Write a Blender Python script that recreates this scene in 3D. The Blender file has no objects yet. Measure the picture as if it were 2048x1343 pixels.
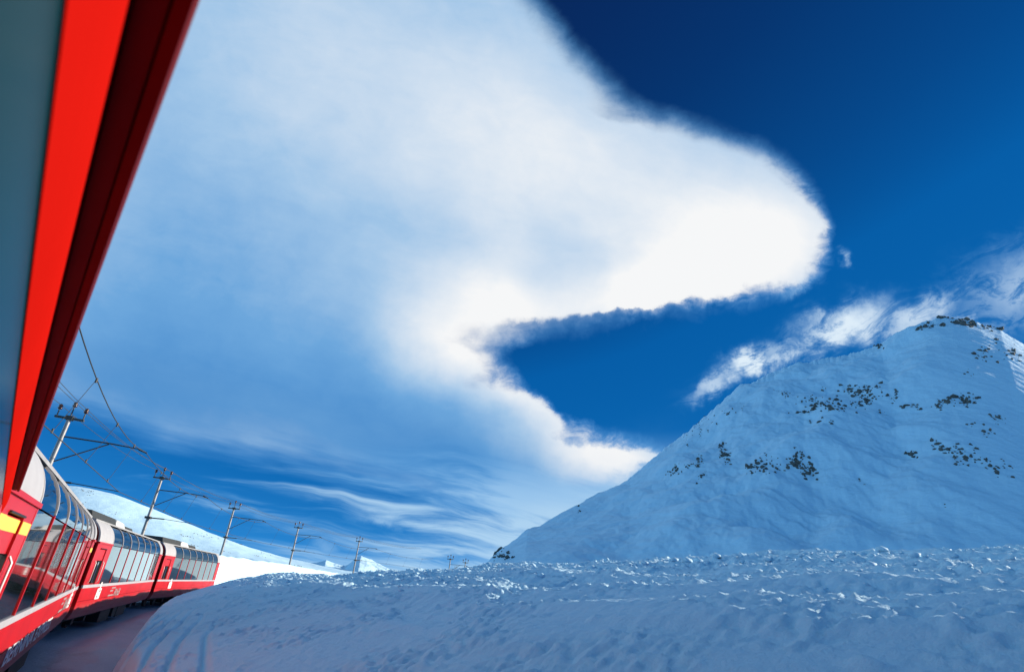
import bpy, bmesh, math, random
import numpy as np
from mathutils import Vector, Matrix

SC = bpy.context.scene
COL = SC.collection
R = math.radians

# ------------------------------------------------------------------ camera
F_PX = 1156.8            # focal length for a 2048 px wide picture
PITCH, ROLL, YAW = 0.43493, 0.1066, 0.72141
EYE = np.array([0.0, 0.0, 0.0])
_f = np.array([math.sin(YAW) * math.cos(PITCH), math.cos(YAW) * math.cos(PITCH), math.sin(PITCH)])
_r = np.array([math.cos(YAW), -math.sin(YAW), 0.0])
_u = np.cross(_r, _f)
AX_R = math.cos(ROLL) * _r + math.sin(ROLL) * _u
AX_U = -math.sin(ROLL) * _r + math.cos(ROLL) * _u
AX_F = _f

cam = bpy.data.cameras.new("camera")
cam.sensor_width = 36.0
cam.lens = F_PX * 36.0 / 2048.0
cam.clip_start = 0.02
cam.clip_end = 30000
cam.dof.use_dof = True
cam.dof.focus_distance = 40.0
cam.dof.aperture_fstop = 4.0
camo = bpy.data.objects.new("camera", cam)
COL.objects.link(camo)
M = Matrix.Identity(4)
for i in range(3):
    M[i][0] = AX_R[i]; M[i][1] = AX_U[i]; M[i][2] = -AX_F[i]
camo.matrix_world = M
SC.camera = camo

# ------------------------------------------------------------------ view
SC.view_settings.view_transform = 'Standard'
SC.view_settings.look = 'None'
SC.view_settings.exposure = 0.7
SC.view_settings.gamma = 1.0
SC.view_settings.use_curve_mapping = False
SC.render.film_transparent = False

# ------------------------------------------------------------------ sun
SUN_AZ, SUN_EL = R(115.0), R(14.6)     # azimuth clockwise from +Y
sun = bpy.data.lights.new("sun", 'SUN')
sun.energy = 5.0
sun.angle = R(0.5)
sun.color = (1.0, 0.86, 0.71)
suno = bpy.data.objects.new("sun", sun)
COL.objects.link(suno)
sd = Vector((math.sin(SUN_AZ) * math.cos(SUN_EL), math.cos(SUN_AZ) * math.cos(SUN_EL), math.sin(SUN_EL)))
suno.rotation_euler = sd.to_track_quat('Z', 'Y').to_euler()
suno.location = sd * 50

# ------------------------------------------------------------------ world: sky and clouds
world = bpy.data.worlds.new("World")
SC.world = world
world.use_nodes = True
WT = world.node_tree
for n in list(WT.nodes):
    WT.nodes.remove(n)


class V:
    """scalar socket wrapper so that node maths reads as maths"""
    tree = None

    def __init__(self, s): self.s = s

    @staticmethod
    def m(op, a, b=None, c=None, clamp=False):
        n = V.tree.nodes.new('ShaderNodeMath'); n.operation = op; n.use_clamp = clamp
        for i, x in enumerate((a, b, c)):
            if x is None: continue
            if isinstance(x, V): V.tree.links.new(x.s, n.inputs[i])
            else: n.inputs[i].default_value = x
        return V(n.outputs[0])

    def __add__(self, o): return V.m('ADD', self, o)
    __radd__ = __add__
    def __sub__(self, o): return V.m('SUBTRACT', self, o)
    def __rsub__(self, o): return V.m('SUBTRACT', o, self)
    def __mul__(self, o): return V.m('MULTIPLY', self, o)
    __rmul__ = __mul__
    def __truediv__(self, o): return V.m('DIVIDE', self, o)
    def __rtruediv__(self, o): return V.m('DIVIDE', o, self)
    def mx(self, o): return V.m('MAXIMUM', self, o)
    def mn(self, o): return V.m('MINIMUM', self, o)
    def clamp(self): return V.m('ADD', self, 0.0, clamp=True)

    def step(self, a, b, lo=0.0, hi=1.0):
        n = V.tree.nodes.new('ShaderNodeMapRange'); n.interpolation_type = 'SMOOTHSTEP'
        V.tree.links.new(self.s, n.inputs[0])
        n.inputs[1].default_value = a; n.inputs[2].default_value = b
        n.inputs[3].default_value = lo; n.inputs[4].default_value = hi
        return V(n.outputs[0])


def curve(x, pts, x0, x1, y0, y1):
    """piecewise smooth function of x through pts, domain x0..x1, range y0..y1"""
    t = ((x - x0) * (1.0 / (x1 - x0))).clamp()
    n = V.tree.nodes.new('ShaderNodeFloatCurve')
    c = n.mapping.curves[0]
    P = [((a - x0) / (x1 - x0), (b - y0) / (y1 - y0)) for a, b in pts]
    while len(c.points) > 2: c.points.remove(c.points[1])
    c.points[0].location = P[0]; c.points[1].location = P[-1]
    for p in P[1:-1]: c.points.new(*p)
    n.mapping.use_clip = False
    n.mapping.update()
    n.inputs[0].default_value = 1.0
    V.tree.links.new(t.s, n.inputs[1])
    return V(n.outputs[0]) * (y1 - y0) + y0


def vec(x, y, z=0.0):
    n = V.tree.nodes.new('ShaderNodeCombineXYZ')
    for i, a in enumerate((x, y, z)):
        if isinstance(a, V): V.tree.links.new(a.s, n.inputs[i])
        else: n.inputs[i].default_value = a
    return n.outputs[0]


def noise(v, scale, detail=4.0, rough=0.55, dist=0.0):
    n = V.tree.nodes.new('ShaderNodeTexNoise'); n.noise_dimensions = '3D'
    V.tree.links.new(v, n.inputs['Vector'])
    n.inputs['Scale'].default_value = scale; n.inputs['Detail'].default_value = detail
    n.inputs['Roughness'].default_value = rough; n.inputs['Distortion'].default_value = dist
    return V(n.outputs[0])


def mixc(f, a, b):
    n = V.tree.nodes.new('ShaderNodeMix'); n.data_type = 'RGBA'
    V.tree.links.new(f.s, n.inputs[0])
    for k, x in ((6, a), (7, b)):
        if isinstance(x, tuple): n.inputs[k].default_value = (*x, 1)
        else: V.tree.links.new(x, n.inputs[k])
    return n.outputs[2]


V.tree = WT
SKY_STRENGTH = 0.10
tc = WT.nodes.new('ShaderNodeTexCoord')


def dot_axis(a):
    n = WT.nodes.new('ShaderNodeVectorMath'); n.operation = 'DOT_PRODUCT'
    WT.links.new(tc.outputs['Generated'], n.inputs[0]); n.inputs[1].default_value = tuple(a)
    return V(n.outputs['Value'])


# the cloud bank is charted on the celestial sphere round a fixed direction in the north-east
dF = dot_axis(AX_F); dR = dot_axis(AX_R); dU = dot_axis(AX_U)
dZ = dot_axis((0, 0, 1))
inv = 1.0 / dF.mx(0.12)
X0 = dR * inv * (F_PX / 1000.0) + 1.024
Y0 = dU * inv * (-F_PX / 1000.0) + 0.6715
front = dF.step(0.12, 0.45)

nv = vec(X0, Y0)
w1 = noise(nv, 3.0, 3, 0.5) - 0.5
w2 = noise(vec(X0 + 7.3, Y0 + 1.7), 3.0, 3, 0.5) - 0.5
w3 = noise(nv, 14.0, 6, 0.62) - 0.5
w4 = noise(vec(X0 + 3.1, Y0 + 9.2), 14.0, 6, 0.62) - 0.5
fine_e = (Y0 - X0 * 0.1).step(0.15, 0.5, 0.030, 0.062)
X = X0 + w1 * 0.10 + w3 * fine_e
Y = Y0 + w2 * 0.07 + w4 * fine_e

right_edge = [(-1.2, 0.70), (-0.45, 0.80), (-0.15, 0.97), (0.0, 1.075), (0.06, 1.125), (0.13, 1.20), (0.20, 1.275), (0.245, 1.40), (0.29, 1.515), (0.34, 1.59),
              (0.41, 1.645), (0.48, 1.66), (0.55, 1.64), (0.585, 1.58), (0.61, 1.48), (0.63, 1.30), (0.655, 1.14),
              (0.685, 1.055), (0.715, 1.01), (0.75, 1.025), (0.79, 1.085), (0.83, 1.13), (0.865, 1.20), (0.89, 1.29),
              (0.915, 1.33), (0.95, 1.29), (1.0, 1.24), (1.1, 1.2), (1.5, 1.2)]
e0 = curve(Y, right_edge, -1.2, 1.5, 0.0, 2.0)
e1 = curve(Y + 0.012, right_edge, -1.2, 1.5, 0.0, 2.0)
e2 = curve(Y - 0.012, right_edge, -1.2, 1.5, 0.0, 2.0)
slope = (e1 - e2) * (1.0 / 0.024)
dist_e = (e0 - X) / V.m('SQRT', slope * slope + 1.0)
soft = curve(Y0, [(-1.2, 1.1), (0.0, 1.05), (0.25, 1.05), (0.38, 0.9), (0.48, 0.65), (0.6, 0.7), (0.66, 1.1), (0.72, 0.9), (0.85, 0.8), (1.5, 0.9)], -1.2, 1.5, 0.0, 2.0)
fray = noise(vec(X0 * 1.3 + Y0 * 0.5, Y0 * 2.0 - X0 * 0.25), 16.0, 8, 0.68, 0.8) - 0.5
patchy = noise(vec(X0 + 2.0, Y0 + 5.0), 5.0, 3, 0.5).step(0.35, 0.68, 0.45, 1.9)
dist_e = dist_e + (e0 - X - 0.12).mx(0.0) * 0.30
dist_e = dist_e + fray * 0.045 * patchy.mn(1.2) * curve(Y0, [(-1.2, 0.35), (0.2, 0.35), (0.4, 0.9), (0.58, 1.0), (0.63, 0.45), (0.70, 0.45), (0.77, 0.9), (1.5, 1.0)], -1.2, 1.5, 0.0, 1.0)
tf = (Y0 - X0 * 0.15).step(0.05, 0.4)
edge = (dist_e / (soft * ((patchy - 1.0) * tf + 1.0))).step(-0.020, 0.050)
# lower limit of the cloud sheet, feathered and streaked
low_pts = [(-1.0, 0.60), (0.0, 0.76), (0.12, 0.81), (0.22, 0.845), (0.33, 0.885), (0.46, 0.905), (0.60, 0.925), (0.72, 0.965), (0.85, 1.0), (1.0, 1.02),
           (1.10, 1.01), (1.18, 1.0), (1.3, 1.0), (2.0, 0.98)]
st_v = vec(X0 * 1.0 - Y0 * 0.3, Y0 * 7.0 - X0 * 1.6)
streak = noise(st_v, 4.0, 5, 0.6)
lw = curve(X0 + w1 * 0.1, low_pts, -1.0, 2.0, 0.4, 1.2)
low = (lw - Y0 + (streak - 0.5) * 0.07 + w2 * 0.04).step(-0.035, 0.06)
big = edge * low


def blob(cx, cy, rx, ry, ang=0.0, xs=X, ys=Y, soft=True):
    c, s_ = math.cos(R(ang)), math.sin(R(ang))
    a = ((xs - cx) * c + (ys - cy) * s_) * (1.0 / rx)
    b = ((ys - cy) * c - (xs - cx) * s_) * (1.0 / ry)
    d = a * a + b * b
    return V.m('POWER', 2.718, d * -1.0)


# light and dark inside the sheet
XS = X0 + w1 * 0.12 + w3 * 0.03
YS = Y0 + w2 * 0.12 + w4 * 0.03
B = V.m('ADD', 0.47, 0.0)
for cx, cy, rx, ry, ang, amp in [
        (1.47, 0.52, 0.26, 0.13, -20, 0.55), (1.20, 0.60, 0.22, 0.055, -8, 0.30), (0.955, 0.62, 0.14, 0.13, 30, 0.50),
        (1.06, 0.80, 0.20, 0.05, 30, 0.42), (1.21, 0.925, 0.13, 0.05, 10, 0.45), (1.25, 0.36, 0.35, 0.17, 20, 0.26),
        (0.95, 0.26, 0.30, 0.20, 30, 0.26), (0.86, 0.72, 0.10, 0.07, 30, 0.22), (0.60, 0.08, 0.40, 0.16, 0, 0.06),
        (0.62, 0.30, 0.25, 0.15, 35, 0.10),
        (0.84, 0.45, 0.13, 0.06, 20, -0.10), (0.62, 0.62, 0.26, 0.14, 15, -0.10), (0.45, 0.74, 0.40, 0.10, 8, -0.26),
        (0.80, 0.84, 0.26, 0.08, 14, -0.24), (0.98, 0.94, 0.22, 0.045, 12, -0.16), (0.25, 0.62, 0.20, 0.20, 0, -0.12),
        (0.36, 0.42, 0.16, 0.22, 0, -0.06)]:
    B = B + blob(cx, cy, rx, ry, ang, XS, YS) * amp
B = B + (noise(vec(XS, YS), 2.6, 6, 0.55, 0.6) - 0.5) * 0.30 + w3 * 0.10 + (streak - 0.5) * 0.07
# a higher, brighter deck ends in a soft step across the middle of the sheet
deck = curve(XS, [(-0.5, -0.2), (0.2, 0.02), (0.45, 0.17), (0.6, 0.275), (0.76, 0.365), (0.88, 0.395), (0.96, 0.45), (1.0, 0.53), (1.02, 0.60), (1.5, 0.7)], -0.5, 1.5, -0.3, 0.9)
dk = (YS - deck + w3 * 0.03).step(-0.02, 0.05) * (YS - deck).step(0.02, 0.42, 1.0, 0.25) * XS.step(0.97, 1.03, 1.0, 0.0)
B = B - dk * 0.03
tex = noise(vec(XS * 1.2 + YS * 0.6, YS * 2.2 - XS * 0.8), 7.0, 7, 0.6, 0.7) - 0.5
B = (B + tex * 0.13).clamp()
thin = (1.0 - blob(0.95, 0.95, 0.30, 0.055, 10, XS, YS) * 0.55) * (1.0 - blob(0.35, 0.80, 0.35, 0.07, 12, XS, YS) * 0.35)

# streaky cirrus low over the pass
ci_v = vec(X0 * 1.4 + w1 * 0.3, (Y0 - X0 * 0.16) * 13.0 + w2 * 1.2)
ci = noise(ci_v, 2.3, 6, 0.6, 0.4)
cir_zone = (Y0 + w2 * 0.05).step(0.84, 0.99)
cir_lift = curve(X0, [(-0.5, 0.02), (0.1, 0.0), (0.4, 0.05), (0.6, 0.13), (0.8, 0.2), (0.95, 0.26), (1.05, 0.40), (1.2, 0.45), (2.0, 0.3)], -0.5, 2.0, 0.0, 0.6)
low_haze = (Y0 - X0 * 0.03).step(1.02, 1.16) * 0.16
cir = (ci + cir_lift + low_haze).step(0.52, 0.95) * cir_zone
cir = cir.mx(blob(0.745, 1.038, 0.045, 0.012, 8, X, Y) * 0.75)
cir = cir.mx(blob(0.645, 1.100, 0.030, 0.022, 0, X, Y) * 0.55)
cir = cir.mx(blob(1.02, 1.065, 0.14, 0.035, -22, X, Y) * 0.85)
cir = cir.mx(blob(1.16, 0.99, 0.12, 0.04, -35, X, Y) * 0.9)

# wisps blown off the right-hand summit
wn = noise(vec(X0 * 0.9 - Y0 * 0.5, Y0 * 2.2 + X0 * 1.0), 9.0, 9, 0.70, 1.2)
wis = None
for cx, cy, rx, ry, ang, amp in [(1.495, 0.725, 0.045, 0.028, -15, 1.15), (1.43, 0.768, 0.06, 0.018, -32, 0.75), (1.575, 0.70, 0.09, 0.03, -12, 0.65),
                                 (1.69, 0.655, 0.10, 0.045, -18, 1.0), (1.60, 0.71, 0.16, 0.022, -16, 0.8), (1.83, 0.64, 0.10, 0.035, -30, 0.8), (2.06, 0.57, 0.16, 0.09, -20, 0.65),
                                 (1.685, 0.512, 0.012, 0.018, 20, 0.6), (1.60, 0.575, 0.035, 0.02, -20, 0.5), (1.93, 0.645, 0.06, 0.02, 12, 0.7)]:
    b = blob(cx, cy, rx * 1.25, ry * 1.15, ang, X0 + w3 * 0.10, Y0 + w4 * 0.10) * amp
    wis = b if wis is None else wis.mx(b)
wis = (wis * ((wn - 0.5) * 3.0 + 0.90).clamp()).step(0.06, 1.05)

# bright blue cloud sheet added out of view to light the shaded snow
g_v = vec(dot_axis((1, 0, 0)) / (dZ.mx(0.03) + 0.12), dot_axis((0, 1, 0)) / (dZ.mx(0.03) + 0.12))
fill_cloud = noise(g_v, 1.1, 7, 0.6, 0.3).step(0.34, 0.62) * (1.0 - front) * dZ.step(0.0, 0.1) * 0.95 * dot_axis((-0.766, 0.643, 0.0)).step(-0.35, 0.3)

sky = WT.nodes.new('ShaderNodeTexSky')
sky.sky_type = 'NISHITA'
sky.sun_disc = False
sky.sun_elevation = SUN_EL
sky.sun_rotation = SUN_AZ
sky.altitude = 2300
sky.air_density = 1.0
sky.dust_density = 0.3
sky.ozone_density = 3.0
# polarised, saturated slide-film blue: one tone curve for the whole sky
sep = WT.nodes.new('ShaderNodeSeparateColor')
WT.links.new(sky.outputs[0], sep.inputs[0])
tone = WT.nodes.new('ShaderNodeValToRGB')
te = tone.color_ramp.elements
te[0].position = 0.0; te[0].color = (0.001, 0.004, 0.03, 1)
te[1].position = 1.0; te[1].color = (1.5, 2.8, 4.2, 1)
for g_, c in ((0.6, (0.003, 0.015, 0.085)), (0.9, (0.002, 0.032, 0.150)), (1.34, (0.002, 0.075, 0.29)), (1.55, (0.002, 0.11, 0.39)),
             (2.5, (0.004, 0.14, 0.46)), (4.4, (0.022, 0.235, 0.64)), (7.0, (0.10, 0.45, 0.90)), (15.0, (0.45, 1.0, 1.6))):
    p = g_ / 40.0
    q_ = te.new(p); q_.color = (*c, 1)
WT.links.new((V(sep.outputs[1]) * 0.025).s, tone.inputs[0])
ten = WT.nodes.new('ShaderNodeVectorMath'); ten.operation = 'SCALE'; ten.inputs['Scale'].default_value = 1.0 / SKY_STRENGTH
WT.links.new(tone.outputs[0], ten.inputs[0])
sky_col = ten.outputs[0]

k = 1.0 / SKY_STRENGTH
ramp = WT.nodes.new('ShaderNodeValToRGB')
els = ramp.color_ramp.elements
els[0].position = 0.0; els[0].color = (0.085, 0.30, 0.66, 1)
els[1].position = 1.0; els[1].color = (0.95, 0.96, 0.97, 1)
for p, c in ((0.25, (0.16, 0.40, 0.74)), (0.5, (0.37, 0.58, 0.83)), (0.75, (0.64, 0.76, 0.90))):
    e_ = els.new(p); e_.color = (*c, 1)
WT.links.new(B.s, ramp.inputs[0])
sc_n = WT.nodes.new('ShaderNodeVectorMath'); sc_n.operation = 'SCALE'
sc_n.inputs['Scale'].default_value = k * 0.97
WT.links.new(ramp.outputs[0], sc_n.inputs[0])
c1 = mixc((cir * front * 0.8), sky_col, mixc(cir, (0.10 * k, 0.42 * k, 0.82 * k), (0.52 * k, 0.76 * k, 0.96 * k)))
al = big * thin
body = mixc(al.step(0.15, 0.95), (0.12 * k, 0.40 * k, 0.80 * k), sc_n.outputs[0])
c2 = mixc((al * front), c1, body)
c3 = mixc((wis * front), c2, mixc(wis, (0.10 * k, 0.42 * k, 0.82 * k), (0.74 * k, 0.86 * k, 0.96 * k)))
c4 = mixc(fill_cloud, c3, (0.22 * k, 0.62 * k, 1.08 * k))
bg = WT.nodes.new('ShaderNodeBackground')
bg.inputs['Strength'].default_value = SKY_STRENGTH * 0.615
WT.links.new(c4, bg.inputs['Color'])
wo = WT.nodes.new('ShaderNodeOutputWorld')
WT.links.new(bg.outputs[0], wo.inputs['Surface'])
world.cycles.sampling_method = 'MANUAL'
world.cycles.sample_map_resolution = 512


# ------------------------------------------------------------------ materials
def mat(name, col, rough=0.5, metal=0.0, spec=0.5, coat=0.0, ior=1.5, noise_amt=0.0, noise_scale=8.0, bump=0.0, bump_scale=30.0, col2=None):
    m_ = bpy.data.materials.new(name); m_.use_nodes = True
    t = m_.node_tree; b = t.nodes['Principled BSDF']
    b.inputs['Base Color'].default_value = (*col, 1); b.inputs['Roughness'].default_value = rough
    b.inputs['Metallic'].default_value = metal; b.inputs['Specular IOR Level'].default_value = spec
    b.inputs['Coat Weight'].default_value = coat; b.inputs['IOR'].default_value = ior
    tcn = t.nodes.new('ShaderNodeTexCoord')
    if noise_amt or col2:
        n = t.nodes.new('ShaderNodeTexNoise'); n.inputs['Scale'].default_value = noise_scale; n.inputs['Detail'].default_value = 6
        t.links.new(tcn.outputs['Object'], n.inputs['Vector'])
        mr = t.nodes.new('ShaderNodeMapRange'); mr.inputs[1].default_value = 0.35; mr.inputs[2].default_value = 0.7
        t.links.new(n.outputs[0], mr.inputs[0])
        mx = t.nodes.new('ShaderNodeMix'); mx.data_type = 'RGBA'
        mx.inputs[6].default_value = (*col, 1)
        mx.inputs[7].default_value = (*(col2 or tuple(c * (1 - noise_amt) for c in col)), 1)
        t.links.new(mr.outputs[0], mx.inputs[0]); t.links.new(mx.outputs[2], b.inputs['Base Color'])
    if bump:
        n2 = t.nodes.new('ShaderNodeTexNoise'); n2.inputs['Scale'].default_value = bump_scale; n2.inputs['Detail'].default_value = 5
        t.links.new(tcn.outputs['Object'], n2.inputs['Vector'])
        bp = t.nodes.new('ShaderNodeBump'); bp.inputs['Strength'].default_value = bump; bp.inputs['Distance'].default_value = 1.0 / bump_scale
        t.links.new(n2.outputs[0], bp.inputs['Height']); t.links.new(bp.outputs[0], b.inputs['Normal'])
    return m_


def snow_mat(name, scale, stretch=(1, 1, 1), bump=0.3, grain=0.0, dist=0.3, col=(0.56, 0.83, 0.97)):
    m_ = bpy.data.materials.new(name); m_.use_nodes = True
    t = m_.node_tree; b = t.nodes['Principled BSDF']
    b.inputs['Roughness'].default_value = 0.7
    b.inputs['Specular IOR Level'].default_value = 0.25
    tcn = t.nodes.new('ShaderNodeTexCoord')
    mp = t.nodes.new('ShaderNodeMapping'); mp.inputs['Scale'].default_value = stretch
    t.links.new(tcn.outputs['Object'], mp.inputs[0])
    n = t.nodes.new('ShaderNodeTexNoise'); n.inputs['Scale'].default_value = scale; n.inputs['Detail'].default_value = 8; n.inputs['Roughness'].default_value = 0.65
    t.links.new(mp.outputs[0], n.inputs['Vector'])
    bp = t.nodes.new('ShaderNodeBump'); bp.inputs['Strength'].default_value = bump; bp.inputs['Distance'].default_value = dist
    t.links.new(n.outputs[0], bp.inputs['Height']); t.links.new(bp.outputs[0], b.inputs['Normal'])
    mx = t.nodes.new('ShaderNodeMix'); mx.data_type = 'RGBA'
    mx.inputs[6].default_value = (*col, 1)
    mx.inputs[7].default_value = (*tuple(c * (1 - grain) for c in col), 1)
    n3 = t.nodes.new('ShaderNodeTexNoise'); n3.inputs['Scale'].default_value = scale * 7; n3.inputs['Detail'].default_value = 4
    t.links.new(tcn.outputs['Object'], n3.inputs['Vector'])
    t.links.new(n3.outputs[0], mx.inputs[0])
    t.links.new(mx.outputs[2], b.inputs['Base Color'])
    return m_


MT = dict(
    red=mat('red_paint', (0.47, 0.006, 0.007), 0.40, spec=0.22, noise_amt=0.22, noise_scale=1.1),
    belt=mat('pale_grey_paint', (0.40, 0.41, 0.44), 0.45, noise_amt=0.12, noise_scale=5),
    silver=mat('silver_paint', (0.50, 0.50, 0.49), 0.45, metal=0.25, noise_amt=0.1, noise_scale=3),
    roof=mat('roof_grey', (0.36, 0.37, 0.37), 0.5, noise_amt=0.25, noise_scale=4),
    glass=mat('tinted_glass', (0.006, 0.010, 0.012), 0.03, spec=0.32, ior=1.42),
    own_glass=mat('green_tinted_glass', (0.002, 0.022, 0.030), 0.12, spec=0.05, ior=1.17),
    dark=mat('underframe_black', (0.012, 0.011, 0.011), 0.7, noise_amt=0.4, noise_scale=9),
    gasket=mat('black_rubber', (0.010, 0.010, 0.011), 0.55),
    eave=mat('eave_shade_red', (0.11, 0.004, 0.006), 0.6, spec=0.15, noise_amt=0.2, noise_scale=6),  # red darkened in its colour for the eave's shaded underside
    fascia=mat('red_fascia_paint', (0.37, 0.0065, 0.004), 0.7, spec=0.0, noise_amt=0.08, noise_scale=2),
    yellow=mat('yellow_stripe_paint', (0.85, 0.55, 0.05), 0.4),
    white=mat('white_lettering', (0.80, 0.80, 0.80), 0.5),
    print=mat('dark_print', (0.05, 0.05, 0.06), 0.6),
    grey_mark=mat('grey_lettering', (0.30, 0.25, 0.25), 0.5),
    unit=mat('roof_unit_dark', (0.030, 0.034, 0.030), 0.6, noise_amt=0.3, noise_scale=5),
    unit_light=mat('roof_unit_pale', (0.55, 0.57, 0.55), 0.5, noise_amt=0.2, noise_scale=4),
    steel=mat('galvanised_steel', (0.25, 0.27, 0.28), 0.5, metal=0.3, noise_amt=0.35, noise_scale=3),
    steel_dark=mat('weathered_steel', (0.055, 0.062, 0.06), 0.6, metal=0.2, noise_amt=0.3, noise_scale=6),
    insul=mat('brown_porcelain', (0.05, 0.022, 0.018), 0.25),
    wire=mat('copper_wire_dark', (0.035, 0.04, 0.042), 0.6),
    rock=mat('lichen_rock', (0.13, 0.135, 0.12), 0.9, col2=(0.045, 0.05, 0.05), noise_scale=0.25, bump=0.6, bump_scale=1.2),
    grass=mat('dry_grass', (0.10, 0.085, 0.055), 0.9),
    snow_bank=snow_mat('snow_bank', 26.0, (1, 1, 1), 0.6, 0.14, 0.03),
    snow_track=snow_mat('snow_track', 5.0, (1, 1, 1), 0.6, 0.35, 0.10, col=(0.40, 0.51, 0.64)),  # snow colour darkened for the shade between coaches and bank
    snow_hill=snow_mat('snow_hill', 0.35, (1, 1, 1), 0.25, 0.04, 0.8),
    snow_mtn=snow_mat('snow_mountain', 0.055, (1, 1, 2.2), 0.35, 0.05, 6.0),
    snow_far=snow_mat('snow_far', 0.01, (1, 1, 1), 0.3, 0.05, 20.0),
)

# road dust and dried snow spray low on the red sides
_t = MT['red'].node_tree; _b = _t.nodes['Principled BSDF']
_src = _b.inputs['Base Color'].links[0].from_socket
V.tree = _t
_tc = _t.nodes.new('ShaderNodeTexCoord')
_sx = _t.nodes.new('ShaderNodeSeparateXYZ'); _t.links.new(_tc.outputs['Object'], _sx.inputs[0])
_n = noise(_tc.outputs['Object'], 5.0, 8, 0.7)
_fz = (V(_sx.outputs[2]) + (_n - 0.5) * 0.7).step(0.45, 1.05, 0.42, 0.0)
_t.links.new(mixc(_fz, _src, (0.34, 0.29, 0.28)), _b.inputs['Base Color'])
V.tree = WT

# ------------------------------------------------------------------ helpers
rng = np.random.default_rng(7)
random.seed(7)


class Perlin:
    def __init__(self, seed):
        g = np.random.default_rng(seed)
        self.p = g.permutation(256); self.p = np.concatenate([self.p, self.p])
        a = g.random(256) * 2 * np.pi
        self.gx, self.gy = np.cos(a), np.sin(a)

    def __call__(self, x, y):
        xi = np.floor(x).astype(np.int64); yi = np.floor(y).astype(np.int64)
        xf = x - xi; yf = y - yi
        u = xf * xf * xf * (xf * (xf * 6 - 15) + 10); v = yf * yf * yf * (yf * (yf * 6 - 15) + 10)
        xi &= 255; yi &= 255
        def g(ix, iy, fx, fy):
            h = self.p[(self.p[ix & 255] + iy) & 255]
            return self.gx[h] * fx + self.gy[h] * fy
        a = g(xi, yi, xf, yf); b = g(xi + 1, yi, xf - 1, yf)
        c = g(xi, yi + 1, xf, yf - 1); d = g(xi + 1, yi + 1, xf - 1, yf - 1)
        return (a + u * (b - a)) * (1 - v) + (c + u * (d - c)) * v


_P = [Perlin(100 + i) for i in range(12)]


def fbm(x, y, oct=5, gain=0.5, seed=0, ridged=False):
    s = np.zeros_like(x); a = 1.0; f = 1.0
    for i in range(oct):
        n = _P[(seed + i) % 12](x * f + 13.7 * i, y * f - 7.1 * i)
        if ridged: n = 0.5 - np.abs(n) * 1.4
        s += a * n; a *= gain; f *= 2.03
    return s


def lerp_table(x, pts):
    xs = np.array([p[0] for p in pts], float); ys = np.array([p[1] for p in pts], float)
    return np.interp(x, xs, ys)


def smooth_table(x, pts, w):
    x = np.asarray(x, float)
    return sum(lerp_table(x + w * d, pts) for d in (-1, -0.6, -0.3, 0, 0.3, 0.6, 1)) / 7


def sstep(x, a, b):
    t = np.clip((x - a) / (b - a), 0, 1); return t * t * (3 - 2 * t)


def link(o, parent=None):
    COL.objects.link(o)
    if parent is not None: o.parent = parent
    return o


def tag(o, label=None, cat=None, group=None, kind=None):
    if label: o['label'] = label
    if cat: o['category'] = cat
    if group: o['group'] = group
    if kind: o['kind'] = kind
    return o


def grid_mesh(name, X, Y, Z, m_, smooth=True):
    n, k = X.shape
    me = bpy.data.meshes.new(name)
    co = np.stack([X, Y, Z], -1).reshape(-1, 3).astype(np.float32)
    i = np.arange(n * k).reshape(n, k)
    q = np.stack([i[:-1, :-1], i[1:, :-1], i[1:, 1:], i[:-1, 1:]], -1).reshape(-1, 4).astype(np.int32)
    me.vertices.add(len(co)); me.vertices.foreach_set('co', co.ravel())
    me.loops.add(q.size); me.loops.foreach_set('vertex_index', q.ravel())
    me.polygons.add(len(q))
    me.polygons.foreach_set('loop_start', np.arange(0, q.size, 4, dtype=np.int32))
    me.update(calc_edges=True)
    if smooth: me.polygons.foreach_set('use_smooth', np.ones(len(q), bool))
    me.materials.append(m_)
    o = bpy.data.objects.new(name, me)
    return link(o)


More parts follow.
